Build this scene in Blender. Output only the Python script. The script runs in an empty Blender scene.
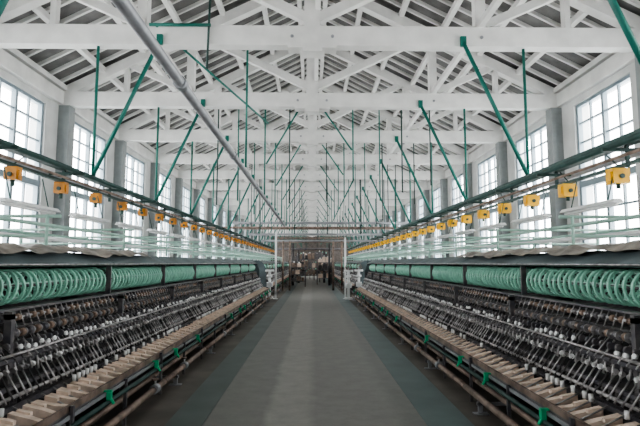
import bpy, math, random
from mathutils import Vector, Matrix
random.seed(7)
S = bpy.context.scene
D = bpy.data

# ------------------------------------------------------------------ materials
def mat(name, col, rough=0.6, metal=0.0, var=0.12, scale=6.0, bump=0.0, col2=None, detail=4, spec=0.5):
    m = D.materials.new(name); m.use_nodes = True
    nt = m.node_tree; n = nt.nodes; l = nt.links
    b = n["Principled BSDF"]
    b.inputs["Roughness"].default_value = rough
    b.inputs["Metallic"].default_value = metal
    b.inputs["Specular IOR Level"].default_value = spec
    tc = n.new("ShaderNodeTexCoord")
    nz = n.new("ShaderNodeTexNoise"); nz.inputs["Scale"].default_value = scale; nz.inputs["Detail"].default_value = detail
    l.new(tc.outputs["Object"], nz.inputs["Vector"])
    r = n.new("ShaderNodeValToRGB")
    if col2 is None: col2 = tuple(c*(1-var*2.2) for c in col)
    r.color_ramp.elements[0].position = 0.35; r.color_ramp.elements[1].position = 0.65
    r.color_ramp.elements[0].color = (*col2, 1); r.color_ramp.elements[1].color = (*col, 1)
    l.new(nz.outputs["Fac"], r.inputs["Fac"]); l.new(r.outputs["Color"], b.inputs["Base Color"])
    if bump:
        bp = n.new("ShaderNodeBump"); bp.inputs["Strength"].default_value = bump; bp.inputs["Distance"].default_value = 0.02
        l.new(nz.outputs["Fac"], bp.inputs["Height"]); l.new(bp.outputs["Normal"], b.inputs["Normal"])
    return m

M = {}
M['white']  = mat("white_painted_timber", (0.83,0.82,0.80), 0.6, var=0.07, scale=2.5, detail=9)
M['plaster']= mat("white_plaster", (0.68,0.68,0.67), 0.8, var=0.08, scale=2, detail=9)
M['post']   = mat("grey_painted_post", (0.30,0.32,0.32), 0.6, var=0.06)
M['board']  = mat("roof_boards_shade_grey", (0.20,0.195,0.19), 0.8, var=0.18, scale=3)  # white-painted boards, with the shade under the roof put into this grey
M['frame']  = mat("window_frame_paint", (0.25,0.31,0.35), 0.5, var=0.03)
M['green']  = mat("green_painted_pipe", (0.010,0.16,0.125), 0.45, var=0.1)
M['dgreen'] = mat("dark_green_steel", (0.025,0.07,0.062), 0.5, var=0.15)
M['mint']   = mat("mint_painted_pipe", (0.38,0.58,0.50), 0.5, var=0.08)
M['reel']   = mat("mint_reel_plastic", (0.36,0.72,0.57), 0.4, var=0.12, scale=8)
M['hood']   = mat("teal_grey_hood_steel", (0.115,0.15,0.16), 0.45, var=0.2, scale=2)
M['iron']   = mat("dark_cast_iron", (0.075,0.068,0.066), 0.5, 0.2, var=0.28, scale=7, col2=(.035,.034,.038))
M['iron2']  = mat("blue_grey_steel", (0.185,0.17,0.17), 0.45, 0.3, var=0.25, scale=7, col2=(.085,.085,.10))
M['silver'] = mat("worn_silver_steel", (0.54,0.52,0.52), 0.4, 0.5, var=0.25, scale=12)
M['porc']   = mat("white_porcelain", (0.84,0.84,0.84), 0.25, var=0.03)
M['brown']  = mat("brown_bobbin", (0.30,0.21,0.16), 0.5, var=0.2)
M['wood']   = mat("pale_beech_wood", (0.88,0.70,0.58), 0.6, var=0.12, scale=10)
M['rust']   = mat("rusty_brown_pipe", (0.31,0.23,0.19), 0.55, 0.2, var=0.25, scale=7)
M['gpipe']  = mat("grey_galvanised_pipe", (0.36,0.37,0.39), 0.45, 0.3, var=0.1)
M['clip']   = mat("bright_green_clip", (0.02,0.46,0.22), 0.4, var=0.05)
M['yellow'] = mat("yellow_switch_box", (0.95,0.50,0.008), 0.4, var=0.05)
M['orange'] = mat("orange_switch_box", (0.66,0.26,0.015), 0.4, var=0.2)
M['tube']   = mat("white_enamel", (0.76,0.77,0.77), 0.35, var=0.03)
M['teal']   = mat("teal_floor_strip", (0.130,0.178,0.180), 0.4, var=0.12, scale=1.6, detail=8)
M['teal2']  = mat("dark_green_floor_strip", (0.100,0.128,0.122), 0.45, var=0.12, scale=1.6, detail=8)
M['floor']  = mat("dark_concrete_floor", (0.16,0.142,0.125), 0.6, var=0.18, scale=1.5, bump=0.1, detail=8)
M['sheet']  = mat("brown_dust_sheet", (0.36,0.315,0.27), 0.4, var=0.28, scale=5, detail=8)
M['dark']   = mat("end_wall_boards", (0.13,0.112,0.10), 0.8, var=0.2)

def concmat():
    m = D.materials.new("aisle_concrete"); m.use_nodes=True
    nt=m.node_tree; n=nt.nodes; l=nt.links; b=n["Principled BSDF"]; b.inputs["Roughness"].default_value=.40
    tc=n.new("ShaderNodeTexCoord"); sp=n.new("ShaderNodeSeparateXYZ"); l.new(tc.outputs["Object"],sp.inputs[0])
    nz=n.new("ShaderNodeTexNoise"); nz.inputs["Scale"].default_value=1.7; nz.inputs["Detail"].default_value=9; nz.inputs["Roughness"].default_value=.7
    l.new(tc.outputs["Object"],nz.inputs["Vector"])
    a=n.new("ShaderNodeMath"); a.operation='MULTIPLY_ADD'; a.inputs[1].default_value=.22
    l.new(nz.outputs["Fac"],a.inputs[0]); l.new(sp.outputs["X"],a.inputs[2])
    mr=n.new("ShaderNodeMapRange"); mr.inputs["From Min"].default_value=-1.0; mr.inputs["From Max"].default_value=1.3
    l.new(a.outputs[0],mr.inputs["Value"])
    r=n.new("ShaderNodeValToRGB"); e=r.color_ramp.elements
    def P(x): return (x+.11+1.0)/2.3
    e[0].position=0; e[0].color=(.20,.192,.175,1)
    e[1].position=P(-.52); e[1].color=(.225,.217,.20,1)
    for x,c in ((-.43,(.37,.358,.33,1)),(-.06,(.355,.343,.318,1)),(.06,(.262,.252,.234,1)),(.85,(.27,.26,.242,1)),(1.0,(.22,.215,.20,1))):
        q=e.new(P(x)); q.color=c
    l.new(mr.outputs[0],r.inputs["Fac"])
    n2=n.new("ShaderNodeTexNoise"); n2.inputs["Scale"].default_value=4; n2.inputs["Detail"].default_value=12; n2.inputs["Roughness"].default_value=.7
    l.new(tc.outputs["Object"],n2.inputs["Vector"])
    r2=n.new("ShaderNodeValToRGB"); r2.color_ramp.elements[0].position=.3; r2.color_ramp.elements[1].position=.7
    r2.color_ramp.elements[0].color=(.70,.70,.70,1); r2.color_ramp.elements[1].color=(1,1,1,1)
    l.new(n2.outputs["Fac"],r2.inputs["Fac"])
    mx=n.new("ShaderNodeMix"); mx.data_type='RGBA'; mx.blend_type='MULTIPLY'; mx.inputs[0].default_value=1
    l.new(r.outputs["Color"],mx.inputs[6]); l.new(r2.outputs["Color"],mx.inputs[7]); l.new(mx.outputs[2],b.inputs["Base Color"])
    return m
M['conc']=concmat()

def glassmat():
    m = D.materials.new("window_glass"); m.use_nodes = True
    nt = m.node_tree; n = nt.nodes; l = nt.links
    for x in list(n):
        if x.type != 'OUTPUT_MATERIAL': n.remove(x)
    o = [x for x in n if x.type=='OUTPUT_MATERIAL'][0]
    t = n.new("ShaderNodeBsdfTransparent"); g = n.new("ShaderNodeBsdfGlossy"); mx = n.new("ShaderNodeMixShader")
    t.inputs[0].default_value = (0.95,0.98,1,1); g.inputs["Roughness"].default_value = 0.05
    mx.inputs[0].default_value = 0.06
    l.new(t.outputs[0], mx.inputs[1]); l.new(g.outputs[0], mx.inputs[2]); l.new(mx.outputs[0], o.inputs[0])
    return m
M['glass'] = glassmat()

# ------------------------------------------------------------------ mesh builder
class MB:
    def __init__(s): s.v=[]; s.f=[]; s.m=[]; s.mats=[]; s.sm=[]
    def mi(s,k):
        if k not in s.mats: s.mats.append(k)
        return s.mats.index(k)
    def quad(s, pts, k, smooth=False):
        b=len(s.v); s.v+= [tuple(p) for p in pts]; s.f.append(tuple(range(b,b+len(pts)))); s.m.append(s.mi(k)); s.sm.append(smooth)
    def box(s, x0,x1,y0,y1,z0,z1,k):
        b=len(s.v)
        s.v += [(x0,y0,z0),(x1,y0,z0),(x1,y1,z0),(x0,y1,z0),(x0,y0,z1),(x1,y0,z1),(x1,y1,z1),(x0,y1,z1)]
        for f in [(0,3,2,1),(4,5,6,7),(0,1,5,4),(1,2,6,5),(2,3,7,6),(3,0,4,7)]:
            s.f.append(tuple(b+i for i in f)); s.m.append(s.mi(k)); s.sm.append(False)
    def beam(s, p, q, w, h, k, up=(0,0,1)):
        p=Vector(p); q=Vector(q); d=(q-p).normalized(); u=Vector(up)
        side=d.cross(u).normalized(); uu=side.cross(d).normalized()
        b=len(s.v)
        for c in (p,q):
            for a,e in ((-1,-1),(1,-1),(1,1),(-1,1)):
                s.v.append(tuple(c+side*(a*w/2)+uu*(e*h/2)))
        for f in [(0,1,2,3),(7,6,5,4),(0,4,5,1),(1,5,6,2),(2,6,7,3),(3,7,4,0)]:
            s.f.append(tuple(b+i for i in f)); s.m.append(s.mi(k)); s.sm.append(False)
    def cyl(s, p, q, r, k, n=8, r2=None):
        p=Vector(p); q=Vector(q); d=(q-p).normalized()
        u=Vector((0,0,1)) if abs(d.z)<0.9 else Vector((1,0,0))
        a=d.cross(u).normalized(); c=a.cross(d).normalized()
        b=len(s.v); r2 = r if r2 is None else r2
        for pt,rr in ((p,r),(q,r2)):
            for i in range(n):
                t=2*math.pi*i/n
                s.v.append(tuple(pt+a*(rr*math.cos(t))+c*(rr*math.sin(t))))
        for i in range(n):
            j=(i+1)%n
            s.f.append((b+i,b+n+i,b+n+j,b+j)); s.m.append(s.mi(k)); s.sm.append(True)
        s.f.append(tuple(b+i for i in range(n))); s.m.append(s.mi(k)); s.sm.append(False)
        s.f.append(tuple(b+n+n-1-i for i in range(n))); s.m.append(s.mi(k)); s.sm.append(False)
    def ringY(s, c, R, r, wy, k, n=18, tilt=0.0):
        b=len(s.v); prof=[(R,-wy/2),(R+r*.4,0),(R,wy/2),(R-r,wy/2),(R-r,-wy/2)]
        m=len(prof)
        for i in range(n):
            t=2*math.pi*i/n
            for rr,yy in prof:
                s.v.append((c[0]+rr*math.cos(t), c[1]+yy+tilt*rr*math.sin(t), c[2]+rr*math.sin(t)))
        for i in range(n):
            j=(i+1)%n
            for a in range(m):
                e=(a+1)%m
                s.f.append((b+i*m+a,b+i*m+e,b+j*m+e,b+j*m+a)); s.m.append(s.mi(k)); s.sm.append(False)
    def prism(s, prof, y0, y1, k):
        b=len(s.v); n=len(prof)
        for y in (y0,y1):
            for x,z in prof: s.v.append((x,y,z))
        for i in range(n):
            j=(i+1)%n
            s.f.append((b+i,b+j,b+n+j,b+n+i)); s.m.append(s.mi(k)); s.sm.append(False)
        s.f.append(tuple(b+n-1-i for i in range(n))); s.m.append(s.mi(k)); s.sm.append(False)
        s.f.append(tuple(b+n+i for i in range(n))); s.m.append(s.mi(k)); s.sm.append(False)
    def mesh(s, name):
        me=D.meshes.new(name); me.from_pydata(s.v,[],s.f)
        for k in s.mats: me.materials.append(M[k])
        me.polygons.foreach_set("material_index", s.m)
        me.polygons.foreach_set("use_smooth", s.sm)
        me.update(); return me

def add(name, me, loc=(0,0,0), rot=(0,0,0), parent=None):
    if isinstance(me, MB): me = me.mesh(name)
    o=D.objects.new(name, me); o.location=loc; o.rotation_euler=rot
    S.collection.objects.link(o)
    if parent: o.parent=parent
    return o
def empty(name, loc=(0,0,0)):
    o=D.objects.new(name,None); o.location=loc; o.empty_display_size=.3
    S.collection.objects.link(o); return o

# ------------------------------------------------------------------ dimensions
HW=6.05; SP=3.43; D1=8.43
Y0=D1-SP*5; NB=24; Y1=Y0+SP*NB
ZT=5.53
APEX=ZT+3.1
trY=[Y0+SP*i for i in range(NB+1)]

# ------------------------------------------------------------------ floor
b=MB(); b.box(-HW-.4,HW+.4,Y0-.3,Y1+.3,-.3,0,'floor'); add("floor",b)
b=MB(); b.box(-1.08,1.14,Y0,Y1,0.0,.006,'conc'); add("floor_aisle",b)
b=MB(); b.box(-1.45,-1.08,Y0,Y1,0,.010,'teal2'); b.box(1.14,1.60,Y0,Y1,0,.010,'teal'); add("floor_edge_strip",b)

# ------------------------------------------------------------------ walls + windows
WB,WT=1.15,5.22; WW=2.05
def wall(name,sx):
    b=MB(); xa,xb=(HW,HW+.35) if sx>0 else (-HW-.35,-HW)
    b.box(xa,xb,Y0,Y1,0,WB,'plaster'); b.box(xa,xb,Y0,Y1,WT,ZT+.35,'plaster')
    for i in range(NB):
        c=trY[i]+SP/2
        b.box(xa,xb,trY[i],c-WW/2,WB,WT,'plaster'); b.box(xa,xb,c+WW/2,trY[i+1],WB,WT,'plaster')
    return add(name,b)
wall("wall_left",-1); wall("wall_right",1)
def winmesh():
    b=MB(); h0,h1=WB,WT; a,c=-WW/2,WW/2; t=.07
    b.box(-.05,.05,a,a+t,h0,h1,'frame'); b.box(-.05,.05,c-t,c,h0,h1,'frame')
    b.box(-.05,.05,a,c,h0,h0+t,'frame'); b.box(-.05,.05,a,c,h1-t,h1,'frame')
    b.box(-.06,.06,a,c,3.29,3.43,'frame')
    b.box(-.05,.05,-.04,.04,h0,h1,'frame')
    for s in (-1,1): b.box(-.025,.025,s*.51-.02,s*.51+.02,h0,h1,'frame')
    for k in range(1,4):
        z=h0+(3.30-h0)*k/4; b.box(-.025,.025,a,c,z-.02,z+.02,'frame')
        z=3.42+(h1-3.42)*k/4; b.box(-.025,.025,a,c,z-.02,z+.02,'frame')
    b.quad([(0,a+.02,h0+.02),(0,c-.02,h0+.02),(0,c-.02,h1-.02),(0,a+.02,h1-.02)],'glass')
    b.box(-.14,-.05,a-.06,c+.06,h0-.05,h0,'white')
    return b.mesh("window_sash")
wm=winmesh(); k=1
for sx in (-1,1):
    for i in range(NB):
        add("window_%d"%k, wm, (sx*(HW+.10),trY[i]+SP/2,0), (0,0,0 if sx>0 else math.pi)); k+=1
b=MB(); b.prism([(-HW-.35,0),(HW+.35,0),(HW+.35,ZT+.35),(0,APEX+.5),(-HW-.35,ZT+.35)],Y1,Y1+.3,'dark'); add("wall_far",b)
b=MB(); b.prism([(-HW-.35,0),(HW+.35,0),(HW+.35,ZT+.35),(0,APEX+.5),(-HW-.35,ZT+.35)],Y0-.3,Y0,'plaster'); add("wall_near",b)

b=MB()
for y in trY[1:-1]:
    for sx in (-1,1):
        x=sx*(HW-.13); b.box(x-.13,x+.13,y-.14,y+.14,0,ZT-.18,'post')
for sx in (-1,1):
    b.box(sx*(HW-.05)-.05,sx*(HW-.05)+.05,Y0,Y1,ZT-.16,ZT+.16,'white')
add("trim_1",b)

# ------------------------------------------------------------------ roof
sl=(APEX-ZT)/HW
def zr(x): return APEX+.34-sl*abs(x)
b=MB()
for sx in (-1,1):
    b.prism([(0,zr(0)),(sx*(HW+.35),zr(HW+.35)),(sx*(HW+.35),zr(HW+.35)+.08),(0,zr(0)+.08)],Y0-.3,Y1+.3,'board')
add("ceiling",b)
b=MB()
y=Y0+.2
while y<Y1:
    for sx in (-1,1):
        b.beam((0,y,zr(0)-.04),(sx*(HW+.2),y,zr(HW+.2)-.04),.06,.08,'white')
    y+=SP/7
for sx in (-1,1):
    for q in (.35,1.25,2.2,3.15,4.1,5.05,5.95):
        b.box(sx*q-.06,sx*q+.06,Y0,Y1,zr(q)-.2-.0,zr(q)-.08,'white')
add("trim_2",b)

def truss():
    b=MB(); W='white'
    b.box(-HW,HW,-.11,.11,ZT-.18,ZT+.17,W)
    for sx in (-1,1):
        b.beam((sx*(HW-.05),0,ZT+.15),(sx*.05,0,APEX),.2,.24,W)
        b.beam((sx*.1,0,ZT+.35),(sx*2.9,0,ZT+.1+ (APEX-ZT)*(1-2.9/HW)),.15,.17,W)
        x=2.95; b.box(sx*x-.09,sx*x+.09,-.09,.09,ZT+.1,ZT+(APEX-ZT)*(1-x/HW),W)
        b.beam((sx*3.05,0,ZT+.25),(sx*4.5,0,ZT+.1+(APEX-ZT)*(1-4.5/HW)),.12,.14,W)
        x=4.5; b.box(sx*x-.05,sx*x+.05,-.07,.07,ZT+.1,ZT+(APEX-ZT)*(1-x/HW),W)
        for x in (.35,2.95): 
            b.cyl((sx*x,-.125,ZT-.02),(sx*x,-.11,ZT-.02),.03,'gpipe',8)
    b.box(-.14,.14,-.12,.12,ZT-.17,APEX+.1,W)
    b.box(-.17,.17,-.14,.14,ZT-.30,ZT-.15,W)
    b.box(-.42,.42,-.13,.13,ZT-.23,ZT-.17,W)
    return b.mesh("truss")
tm=truss()
for i,y in enumerate(trY[1:-1]):
    add("roof_truss" if i==0 else "roof_truss.%03d"%i, tm,(0,y,0))
b=MB()
for i in range(1,NB-1):
    ya,yb=trY[i],trY[i+1]
    b.beam((0,ya+.1,ZT+.5),(0,yb-.1,APEX-.3),.09,.12,'white')
    b.beam((0.1,ya+.1,APEX-.3),(0.1,yb-.1,ZT+.5),.09,.12,'white')
for sx in (-1,1):
    b.box(sx*2.95-.05,sx*2.95+.05,trY[1],trY[-2],ZT+.17,ZT+.27,'white')
add("trim_3",b)

# ------------------------------------------------------------------ green hangers + overhead rails
RX=3.72; RZ=2.98
for sx,nm in ((-1,'l'),(1,'r')):
    root=empty("overhead_service_rail"+("" if sx<0 else ".001"))
    b=MB()
    b.box(sx*RX-.06,sx*RX+.06,Y0+.5,52,RZ,RZ+.05,'dgreen')
    b.box(sx*RX-.06,sx*RX-.045,Y0+.5,52,RZ+.05,RZ+.12,'dgreen')
    b.cyl((sx*(RX-.22),Y0+.5,RZ-.02),(sx*(RX-.22),52,RZ-.02),.035,'dgreen')
    b.cyl((sx*(RX+.25),Y0+.5,RZ-.05),(sx*(RX+.25),52,RZ-.05),.04,'gpipe')
    b.cyl((sx*(RX-.12),Y0+.5,RZ-.14),(sx*(RX-.12),52,RZ-.14),.02,'rust')
    zo=.07 if sx<0 else .02
    b.box(sx*RX-.03,sx*RX+.03,Y0+.5,52,2.72+zo,2.76+zo,'dgreen')
    y=.6
    while y<52:
        b.box(sx*RX-.3,sx*RX+.32,y-.02,y+.02,RZ-.07,RZ-.03,'dgreen')
        b.box(sx*RX-.02,sx*RX+.02,y-.015,y+.015,2.72,RZ,'dgreen')
        y+=SP/2
    add("rail",b,parent=root)
    b=MB()
    for y in trY[1:]:
        if y>52: break
        b.cyl((sx*RX,y,RZ),(sx*RX,y,ZT-.15),.026,'green')
        b.cyl((sx*2.62,y-.13,ZT-.12),(sx*RX,y-.03,RZ+.05),.036,'green')
        b.box(sx*2.62-.05,sx*2.62+.05,y-.16,y-.11,ZT-.2,ZT-.02,'green')
    add("hangers",b,parent=root)
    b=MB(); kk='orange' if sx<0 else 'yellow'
    stp=1.2
    y = 5.95-3*stp if sx>0 else 6.20-3*stp
    while y<50:
        s=.100 if sx>0 else .078
        x=sx*(RX)
        b.box(x-s,x+s,y-s*.8,y+s*.8,2.535+(.02 if sx<0 else 0)+zo,2.72+zo,kk)
        b.box(x-s*1.2,x-s,y-s*.5,y+s*.5,2.57+zo,2.68+zo,kk)
        b.box(x+s,x+s*1.2,y-s*.5,y+s*.5,2.57+zo,2.68+zo,kk)
        b.cyl((x,y,2.56+zo),(x,y,2.48+zo),.025,'dgreen',6)
        b.cyl((x,y-s*.8,2.62+zo),(x,y-s*.8-.02,2.62+zo),.03,'dgreen',8)
        b.cyl((x+sx*.05,y,2.72+zo),(x+sx*.05,y+.3,2.98),.01,'dgreen',5)
        y+=stp
    add("switch_boxes",b,parent=root)
    root=empty("fluorescent_light_row"+("" if sx<0 else ".001"))
    b=MB(); y=2.2
    while y<48:
        x=sx*3.55; zf=-.13
        b.prism([(x-.07,2.43+zf),(x+.07,2.43+zf),(x+.035,2.475+zf),(x-.035,2.475+zf)],y,y+1.25,'tube')
        b.cyl((x,y+.03,2.41+zf),(x,y+1.22,2.41+zf),.018,'porc')
        for q in (.2,1.05): b.cyl((x,y+q,2.47+zf),(x+sx*.1,y+q,2.73),.008,'dgreen',5)
        y+=1.75
    add("fixtures",b,parent=root)

root=empty("pipe_hanger_frames")
b=MB(); R=random.Random(3)
for j,y in enumerate(trY[1:20]):
    if y>60 or y<7: continue
    for x in (-1.15,1.0):
        zb=3.25 if x<0 else 3.6
        if x<0 or y>11: b.cyl((x,y+.14,ZT+.05),(x,y+.14,zb),.02,'green',6)
        if y>11: b.cyl((x*.3,y+.15,ZT-.2),(x*.97,y+.15,zb+.75),.022,'green',6)
    if y>11:
        for x in (-1.8,1.65):
            b.cyl((x,y+.14,ZT-.16),(x,y+.14,3.1),.016,'green',6)
        for q in range(5):
            x=R.choice([-2.9,-2.3,-.55,.45,2.2,2.9,3.2]); b.cyl((x,y+R.uniform(.13,.2),ZT-.1),(x,y+.15,R.uniform(2.9,3.6)),.017,'dgreen',6)
b.cyl((1.0,11.9,3.6),(1.0,50,3.6),.02,'green',6)
b.cyl((-2.8,8.28,5.68),(-1.75,8.28,5.68),.03,'green',8)
b.cyl((-2.7,8.28,5.68),(-1.05,11.6,4.9),.022,'green',8)
b.cyl((-1.8,8.28,4.9),(-1.75,8.28,7.0),.02,'dgreen',8)
add("hangers",b,parent=root)
root=empty("overhead_pipe")
b=MB()
b.cyl((-1.17,Y0+1,3.19),(-1.17,21.5,3.19),.046,'gpipe',16)
for y in [Y0+1+i*3.0 for i in range(10)]:
    if y<21: b.cyl((-1.17,y,3.19),(-1.17,y+.1,3.19),.058,'gpipe',16)
add("pipe",b,parent=root)

# ------------------------------------------------------------------ reeling machine
L=2.3
def half_unit(seed):
    R=random.Random(seed); J=lambda a: R.uniform(-a,a)
    b=MB()
    b.box(.05,.16,0,.05,0,1.56,'iron2'); b.box(.72,.78,0,.05,0,1.22,'iron2')
    b.beam((.80,.025,.05),(1.22,.025,.34),.05,.06,'iron2',up=(0,1,0))
    b.box(.05,.78,0,.05,1.16,1.20,'iron2'); b.box(.05,1.1,0,.05,.34,.40,'iron2')
    b.box(.70,.9,0,.06,0,.03,'iron2')
    b.prism([(0.0,.30),(.62,.30),(.86,.44),(.86,.62),(.80,.62),(.60,.70),(0,.70)],.05,L,'iron')
    b.box(0,.5,.05,L,.70,.78,'iron2')
    b.box(0,.03,0.05,L,.78,1.56,'iron')
    b.cyl((1.32,0,.16),(1.32,L,.16),.035,'rust'); b.cyl((1.18,0,.22),(1.18,L,.22),.028,'rust')
    b.cyl((1.02,0,.13),(1.02,L,.13),.045,'gpipe'); b.cyl((1.28,0,.35),(1.28,L,.35),.022,'dgreen')
    b.box(1.30,1.345,.5,.54,0,.13,'gpipe'); b.box(1.24,1.40,.48,.56,0,.012,'gpipe'); b.box(1.0,1.36,.5,.54,.09,.12,'gpipe')
    b.box(1.25,1.28,.02,.05,.0,.5,'iron2'); b.box(1.25,1.28,1.15,1.18,.0,.45,'iron2')
    yv=R.uniform(.8,2.0)
    b.cyl((1.32,yv-.05,.16),(1.32,yv+.05,.16),.055,'gpipe',10); b.cyl((1.32,yv,.16),(1.32,yv,.27),.014,'silver',6); b.cyl((1.32,yv,.26),(1.32,yv,.275),.04,'rust',10)
    b.box(.88,1.24,0,L,.43,.45,'iron2'); b.box(1.22,1.245,0,L,.45,.50,'rust'); b.box(.88,.90,0,L,.45,.54,'iron2')
    b.box(1.245,1.26,0,L,.40,.43,'gpipe')
    n=12
    for i in range(n):
        y=(i+.5)*L/n+J(.012)
        h=J(.012); o=J(.015)
        b.prism([(.96+o,.455),(1.20,.455),(1.20,.485),(1.12,.50+h),(.96+o,.535+h)],y-.040,y+.020,'wood')
        b.prism([(1.0,.505),(1.1,.505),(1.1,.53),(1.0,.55)],y+.020,y+.06,'wood')
        b.cyl((1.19,y+.06,.45),(.95,y+.06,.56),.007,'silver',5)
        b.box(.905,.95,y-.06,y+.07,.45,.50+J(.02),'iron')
        if R.random()<.35: b.cyl((1.05,y+.085,.455),(1.05,y+.085,.50),.022,'porc',8)
    b.cyl((.93,0,.62),(.93,L,.62),.016,'silver'); b.box(.86,.90,0,L,.66,.69,'iron2')
    n=26
    for i in range(n):
        y=(i+.5)*L/n; j=J(.02)
        b.cyl((.96,y,.60),(.84,y+.02+j,.78),.008,'silver' if R.random()<.75 else 'iron',5)
        b.cyl((.84,y+j,.78),(.84,y+.02+j,.79),.024,'silver' if R.random()<.7 else 'porc',8)
        b.cyl((.90,y+.03,.66),(.90,y+.03,.57),.013,'iron',5)
        if R.random()<.3: b.cyl((.98,y,.545),(.98,y,.60),.018,'porc',7)
    b.box(.74,.82,0,L,.84,.87,'iron2'); b.cyl((.84,0,.90),(.84,L,.90),.012,'silver')
    n=22
    for i in range(n):
        y=(i+.5)*L/n; j=J(.03)
        b.cyl((.86,y,.86),(.74,y+j,1.0+j*.5),.007,'silver' if R.random()<.6 else 'iron',5)
        b.cyl((.78,y-.012,.955),(.78,y+.012,.955),.030,'iron2',9)
        if R.random()<.65: b.cyl((.80,y+.03,.93+j*.5),(.825,y+.03,.935+j*.5),.021,'porc',8)
        b.cyl((.84,y+.02,.84),(.86,y+.02,.76+j),.010,'silver',5)
    b.cyl((.70,0,1.03),(.70,L,1.03),.016,'iron2'); b.box(.62,.70,0,L,1.07,1.09,'iron')
    b.cyl((.66,0,1.15),(.66,L,1.15),.012,'silver')
    n=20
    for i in range(n):
        y=(i+.5)*L/n
        b.cyl((.70,y-.03,1.03),(.70,y+.02,1.03),.034,'iron2' if i%2 else 'brown',9)
        b.cyl((.70,y+.02,1.03),(.70,y+.028,1.03),.040,'silver',9)
        b.cyl((.66,y-.025,1.15),(.66,y+.02,1.15),.028,'brown' if R.random()<.6 else 'iron2',8)
        b.cyl((.70,y+.04,1.08),(.64,y+.04+J(.02),1.22),.006,'silver',5)
        b.cyl((.69,y+.04,.99),(.80,y+.04,.80),.0035,'silver',4)
    b.box(.58,.66,0,L,1.205,1.225,'iron2')
    b.cyl((.46,0,1.395),(.46,L,1.395),.018,'iron2')
    n=20
    for i in range(n):
        y=.09+(L-.16)*(i+.5)/n
        b.ringY((.46,y,1.395),.150,.020,.026,'reel',n=18,tilt=.12*(-1)**i+J(.05))
        for t in (0.3,0.3+math.pi/2):
            dx,dz=.135*math.cos(t+i*.4),.135*math.sin(t+i*.4)
            b.beam((.46-dx,y,1.395-dz),(.46+dx,y,1.395+dz),.010,.018,'reel',up=(0,1,0))
    for a in range(6):
        t=a*math.pi/3+.2
        b.cyl((.46+.128*math.cos(t),.09,1.395+.128*math.sin(t)),(.46+.128*math.cos(t),L-.06,1.395+.128*math.sin(t)),.007,'mint',5)
    b.prism([(0,1.565),(.64,1.565),(.66,1.575),(.66,1.60),(.42,1.715),(0,1.73)],.01,L-.01,'hood')
    b.box(.56,.62,0,.025,1.22,1.60,'iron2')
    b.cyl((.685,0,1.585),(.685,L,1.585),.008,'silver',6)
    return b.mesh("machine_half_section")
hms=[half_unit(s) for s in range(4)]
def clips(seed):
    R=random.Random(seed); b=MB()
    for y in (R.uniform(.1,.7),R.uniform(1.3,2.1)):
        b.box(1.27,1.31,y,y+.045,.37,.44,'clip'); b.box(1.22,1.31,y+.01,y+.04,.44,.455,'clip'); b.cyl((1.30,y+.03,.38),(1.33,y+.03,.33),.014,'clip',6)
    return b.mesh("machine_clips")
clipms=[clips(s) for s in range(3)]
def machine(name,x,ya,n):
    root=empty(name,(x,ya,0))
    for i in range(n):
        for rz in (0,math.pi):
            add("section_%d"%(i*2+(rz>0)), hms[(i*3+(rz>0)*2)%4], (0,i*L+(L if rz else 0),0),(0,0,rz),root)
            if i%3!=1: add("clips_%d"%(i*2+(rz>0)), clipms[(i+(rz>0))%3],(0,i*L+(L if rz else 0),0),(0,0,rz),root)
    for yy in (-.06,n*L):
        b=MB(); b.prism([(-.8,0),(.8,0),(.8,1.3),(.66,1.6),(.42,1.73),(-.42,1.73),(-.66,1.6),(-.8,1.3)],yy,yy+.06,'hood')
        add("end_cover",b,parent=root)
    return root
MX=3.12
machine("silk_reeling_machine",-MX,-.6,10)
machine("silk_reeling_machine.001",MX,-.9,10)
machine("silk_reeling_machine.002",-MX,25.5,13)
machine("silk_reeling_machine.003",MX,25.5,13)

for sx in (-1,1):
    root=empty("mint_pipe_rack"+("" if sx<0 else ".001"))
    b=MB()
    for x,z in ((2.95,2.02),(4.55,2.08)): b.cyl((sx*x,-.5,z),(sx*x,50,z),.02,'mint')
    b.cyl((sx*3.6,-.5,1.93),(sx*3.6,50,1.93),.028,'tube')
    y=1.0
    while y<50:
        b.cyl((sx*2.95,y,1.735),(sx*2.95,y,2.14),.018,'mint')
        b.cyl((sx*4.55,y,0),(sx*4.55,y,2.14),.022,'mint')
        b.cyl((sx*2.8,y,2.12),(sx*5.2,y,2.12),.018,'mint')
        b.cyl((sx*2.95,y,1.90),(sx*4.55,y,1.90),.016,'mint')
        y+=2.3
    add("rack",b,parent=root)

def dust_sheet(name,sx,ya,yl,seed):
    R=random.Random(seed); b=MB(); nx,ny=16,80; P={}
    for i in range(nx+1):
        for j in range(ny+1):
            u=i/nx; y=ya+yl*j/ny
            au=.58-.95*u + .03*math.sin(y*3.1+seed)*(1-u)
            hz=1.73 if au<.42 else 1.73-(au-.42)*.48
            z=hz+.040+.014*math.sin(y*6+u*6)+.012*math.sin(y*13-u*9)+.008*R.random()
            P[i,j]=(sx*(MX-au),y,z)
    for i in range(nx):
        for j in range(ny):
            b.quad([P[i,j],P[i+1,j],P[i+1,j+1],P[i,j+1]],'sheet',True)
    add(name,b)
dust_sheet("dust_sheet",-1,1.0,7.0,1); dust_sheet("dust_sheet.001",1,2.0,6.8,5)

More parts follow.
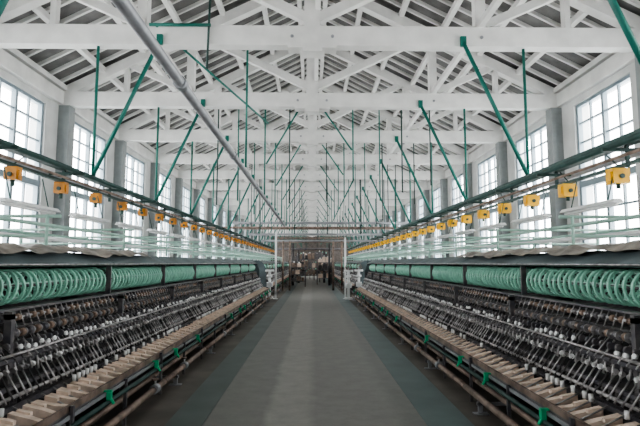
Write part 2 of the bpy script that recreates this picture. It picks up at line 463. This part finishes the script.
# ------------------------------------------------------------------ pipe gantry
root=empty("pipe_gantry"); b=MB()
for x,zz in ((-1.62,3.0),(1.50,2.75),(-4.95,3.2),(4.95,3.2)):
    b.cyl((x,22.6,0),(x,22.6,zz),.045,'tube',10); b.cyl((x,22.6,0),(x,22.6,.03),.11,'tube',10)
for x0,x1,y,z,r,kk in ((-3.6,5.6,22.6,3.40,.06,'gpipe'),(-4.95,4.95,22.75,3.20,.05,'rust'),(-2.9,3.2,22.9,2.90,.055,'gpipe'),(-1.62,1.5,22.6,2.72,.03,'rust'),
                    (-3.9,4.8,26.8,3.45,.07,'rust'),(-3.0,5,29.5,2.9,.06,'gpipe'),(-2.5,2.5,33,3.0,.07,'rust'),(-2.5,2.5,36,2.6,.08,'iron2'),(-2.5,2.5,41,2.7,.1,'rust')):
    b.cyl((x0,y,z),(x1,y,z),r,kk,10)
for x in (-2.4,-.8,.7,2.2,3.3):
    b.cyl((x,22.7,2.9),(x,22.7,ZT-.1),.022,'dgreen',6)
for x in (-1.7,-1.3,1.25,1.75):
    b.cyl((x,29.5,0),(x,29.5,2.9),.06,'rust',8)
for x in (-1.35,1.25):
    b.cyl((x,36,0),(x,36,3.0),.09,'iron',8)
    b.cyl((x*.8,41,0),(x*.8,41,2.7),.09,'iron',8)
add("frame",b,parent=root)
def valve(name,x,y):
    b=MB()
    b.box(x-.16,x+.16,y-.15,y+.15,0,.08,'tube')
    b.cyl((x,y,.08),(x,y,1.25),.06,'tube',12); b.cyl((x,y,.5),(x,y,.72),.14,'tube',14); b.cyl((x,y,.95),(x,y,1.05),.12,'tube',14)
    b.cyl((x,y-.25,.62),(x,y+.25,.62),.07,'tube',10); b.cyl((x,y-.27,.62),(x,y-.23,.62),.12,'tube',12)
    b.cyl((x-.2,y,1.25),(x+.2,y,1.25),.05,'tube',10)
    for t in range(8):
        a=t*math.pi/4; c=(t+1)*math.pi/4
        b.cyl((x+.13*math.cos(a),y,1.42+.13*math.sin(a)),(x+.13*math.cos(c),y,1.42+.13*math.sin(c)),.015,'rust',6)
        b.cyl((x,y,1.42),(x+.13*math.cos(a),y,1.42+.13*math.sin(a)),.008,'rust',5)
    b.cyl((x,y,1.25),(x,y,1.42),.02,'silver',6)
    add(name,b)
valve("steam_valve_stand",1.62,22.25); valve("steam_valve_stand.001",-1.95,23.3); valve("steam_valve_stand.002",2.2,23.6)
def cart(name,x,y,w,h,d):
    root=empty(name,(x,y,0)); b=MB(); R=random.Random(int(y*10))
    # open-shelved trolley with bobbin crates and spindles
    for z in (.25,.55,.86):
        b.box(-w/2,w/2,-d/2,d/2,h*z-.02,h*z+.02,'iron2')
    for sx in (-1,1):
        for sy in (-1,1):
            b.box(sx*w/2-.035,sx*w/2+.035,sy*d/2-.035,sy*d/2+.035,.05,h*.95,'iron2')
            b.cyl((sx*w/2-.03,sy*d/2,.07),(sx*w/2+.03,sy*d/2,.07),.07,'rust',10)
    for z in (.25,.55,.86):
        xx=-w/2+.08
        while xx<w/2-.2:
            ww=R.uniform(.14,.34); hh=h*R.uniform(.12,.26)
            b.box(xx,min(xx+ww,w/2-.05),-d*.42,d*.3,h*z+.02,h*z+hh,R.choice(['brown','iron','rust','iron2','wood']))
            if R.random()<.6: b.cyl((xx+ww/2,-d*.3,h*z+hh),(xx+ww/2,-d*.3,h*z+hh+.1),.05,R.choice(['porc','silver','reel']),8)
            xx+=ww+.05
    add("trolley",b,parent=root)
cart("bobbin_trolley",-.95,34.5,1.0,1.5,1.2); cart("bobbin_trolley.001",.95,38,1.1,1.9,1.2); cart("bobbin_trolley.002",-.3,42.5,1.9,2.2,1.2)
cart("bobbin_trolley.003",.9,47,1.4,2.4,1.2); cart("bobbin_trolley.004",-.9,50,1.4,2.4,1.2)

# ------------------------------------------------------------------ light
w=D.worlds.new("sky"); S.world=w; w.use_nodes=True
bg=w.node_tree.nodes["Background"]; bg.inputs[0].default_value=(1.0,0.985,0.965,1); bg.inputs[1].default_value=12.0
for sx in (-1,1):
    ld=D.lights.new("window_portal",'AREA'); ld.shape='RECTANGLE'; ld.size=WT-WB; ld.size_y=Y1-Y0
    try: ld.cycles.is_portal=True
    except Exception as e: print(e)
    o=D.objects.new("window_portal",ld); S.collection.objects.link(o)
    o.location=(sx*(HW+.4),(Y0+Y1)/2,(WB+WT)/2)
    o.rotation_euler=(0,math.radians(90)*sx,0)
try:
    S.view_settings.look='AgX - Medium High Contrast'
except Exception as e: print("look",e)

# ------------------------------------------------------------------ camera
cd=D.cameras.new("camera"); cam=D.objects.new("camera",cd); S.collection.objects.link(cam)
cd.sensor_width=36; cd.lens=36*500/640; cd.clip_end=300
cam.location=(0,0,1.6); cam.rotation_euler=(math.radians(90+5.71),0,math.radians(-.92))
S.camera=cam
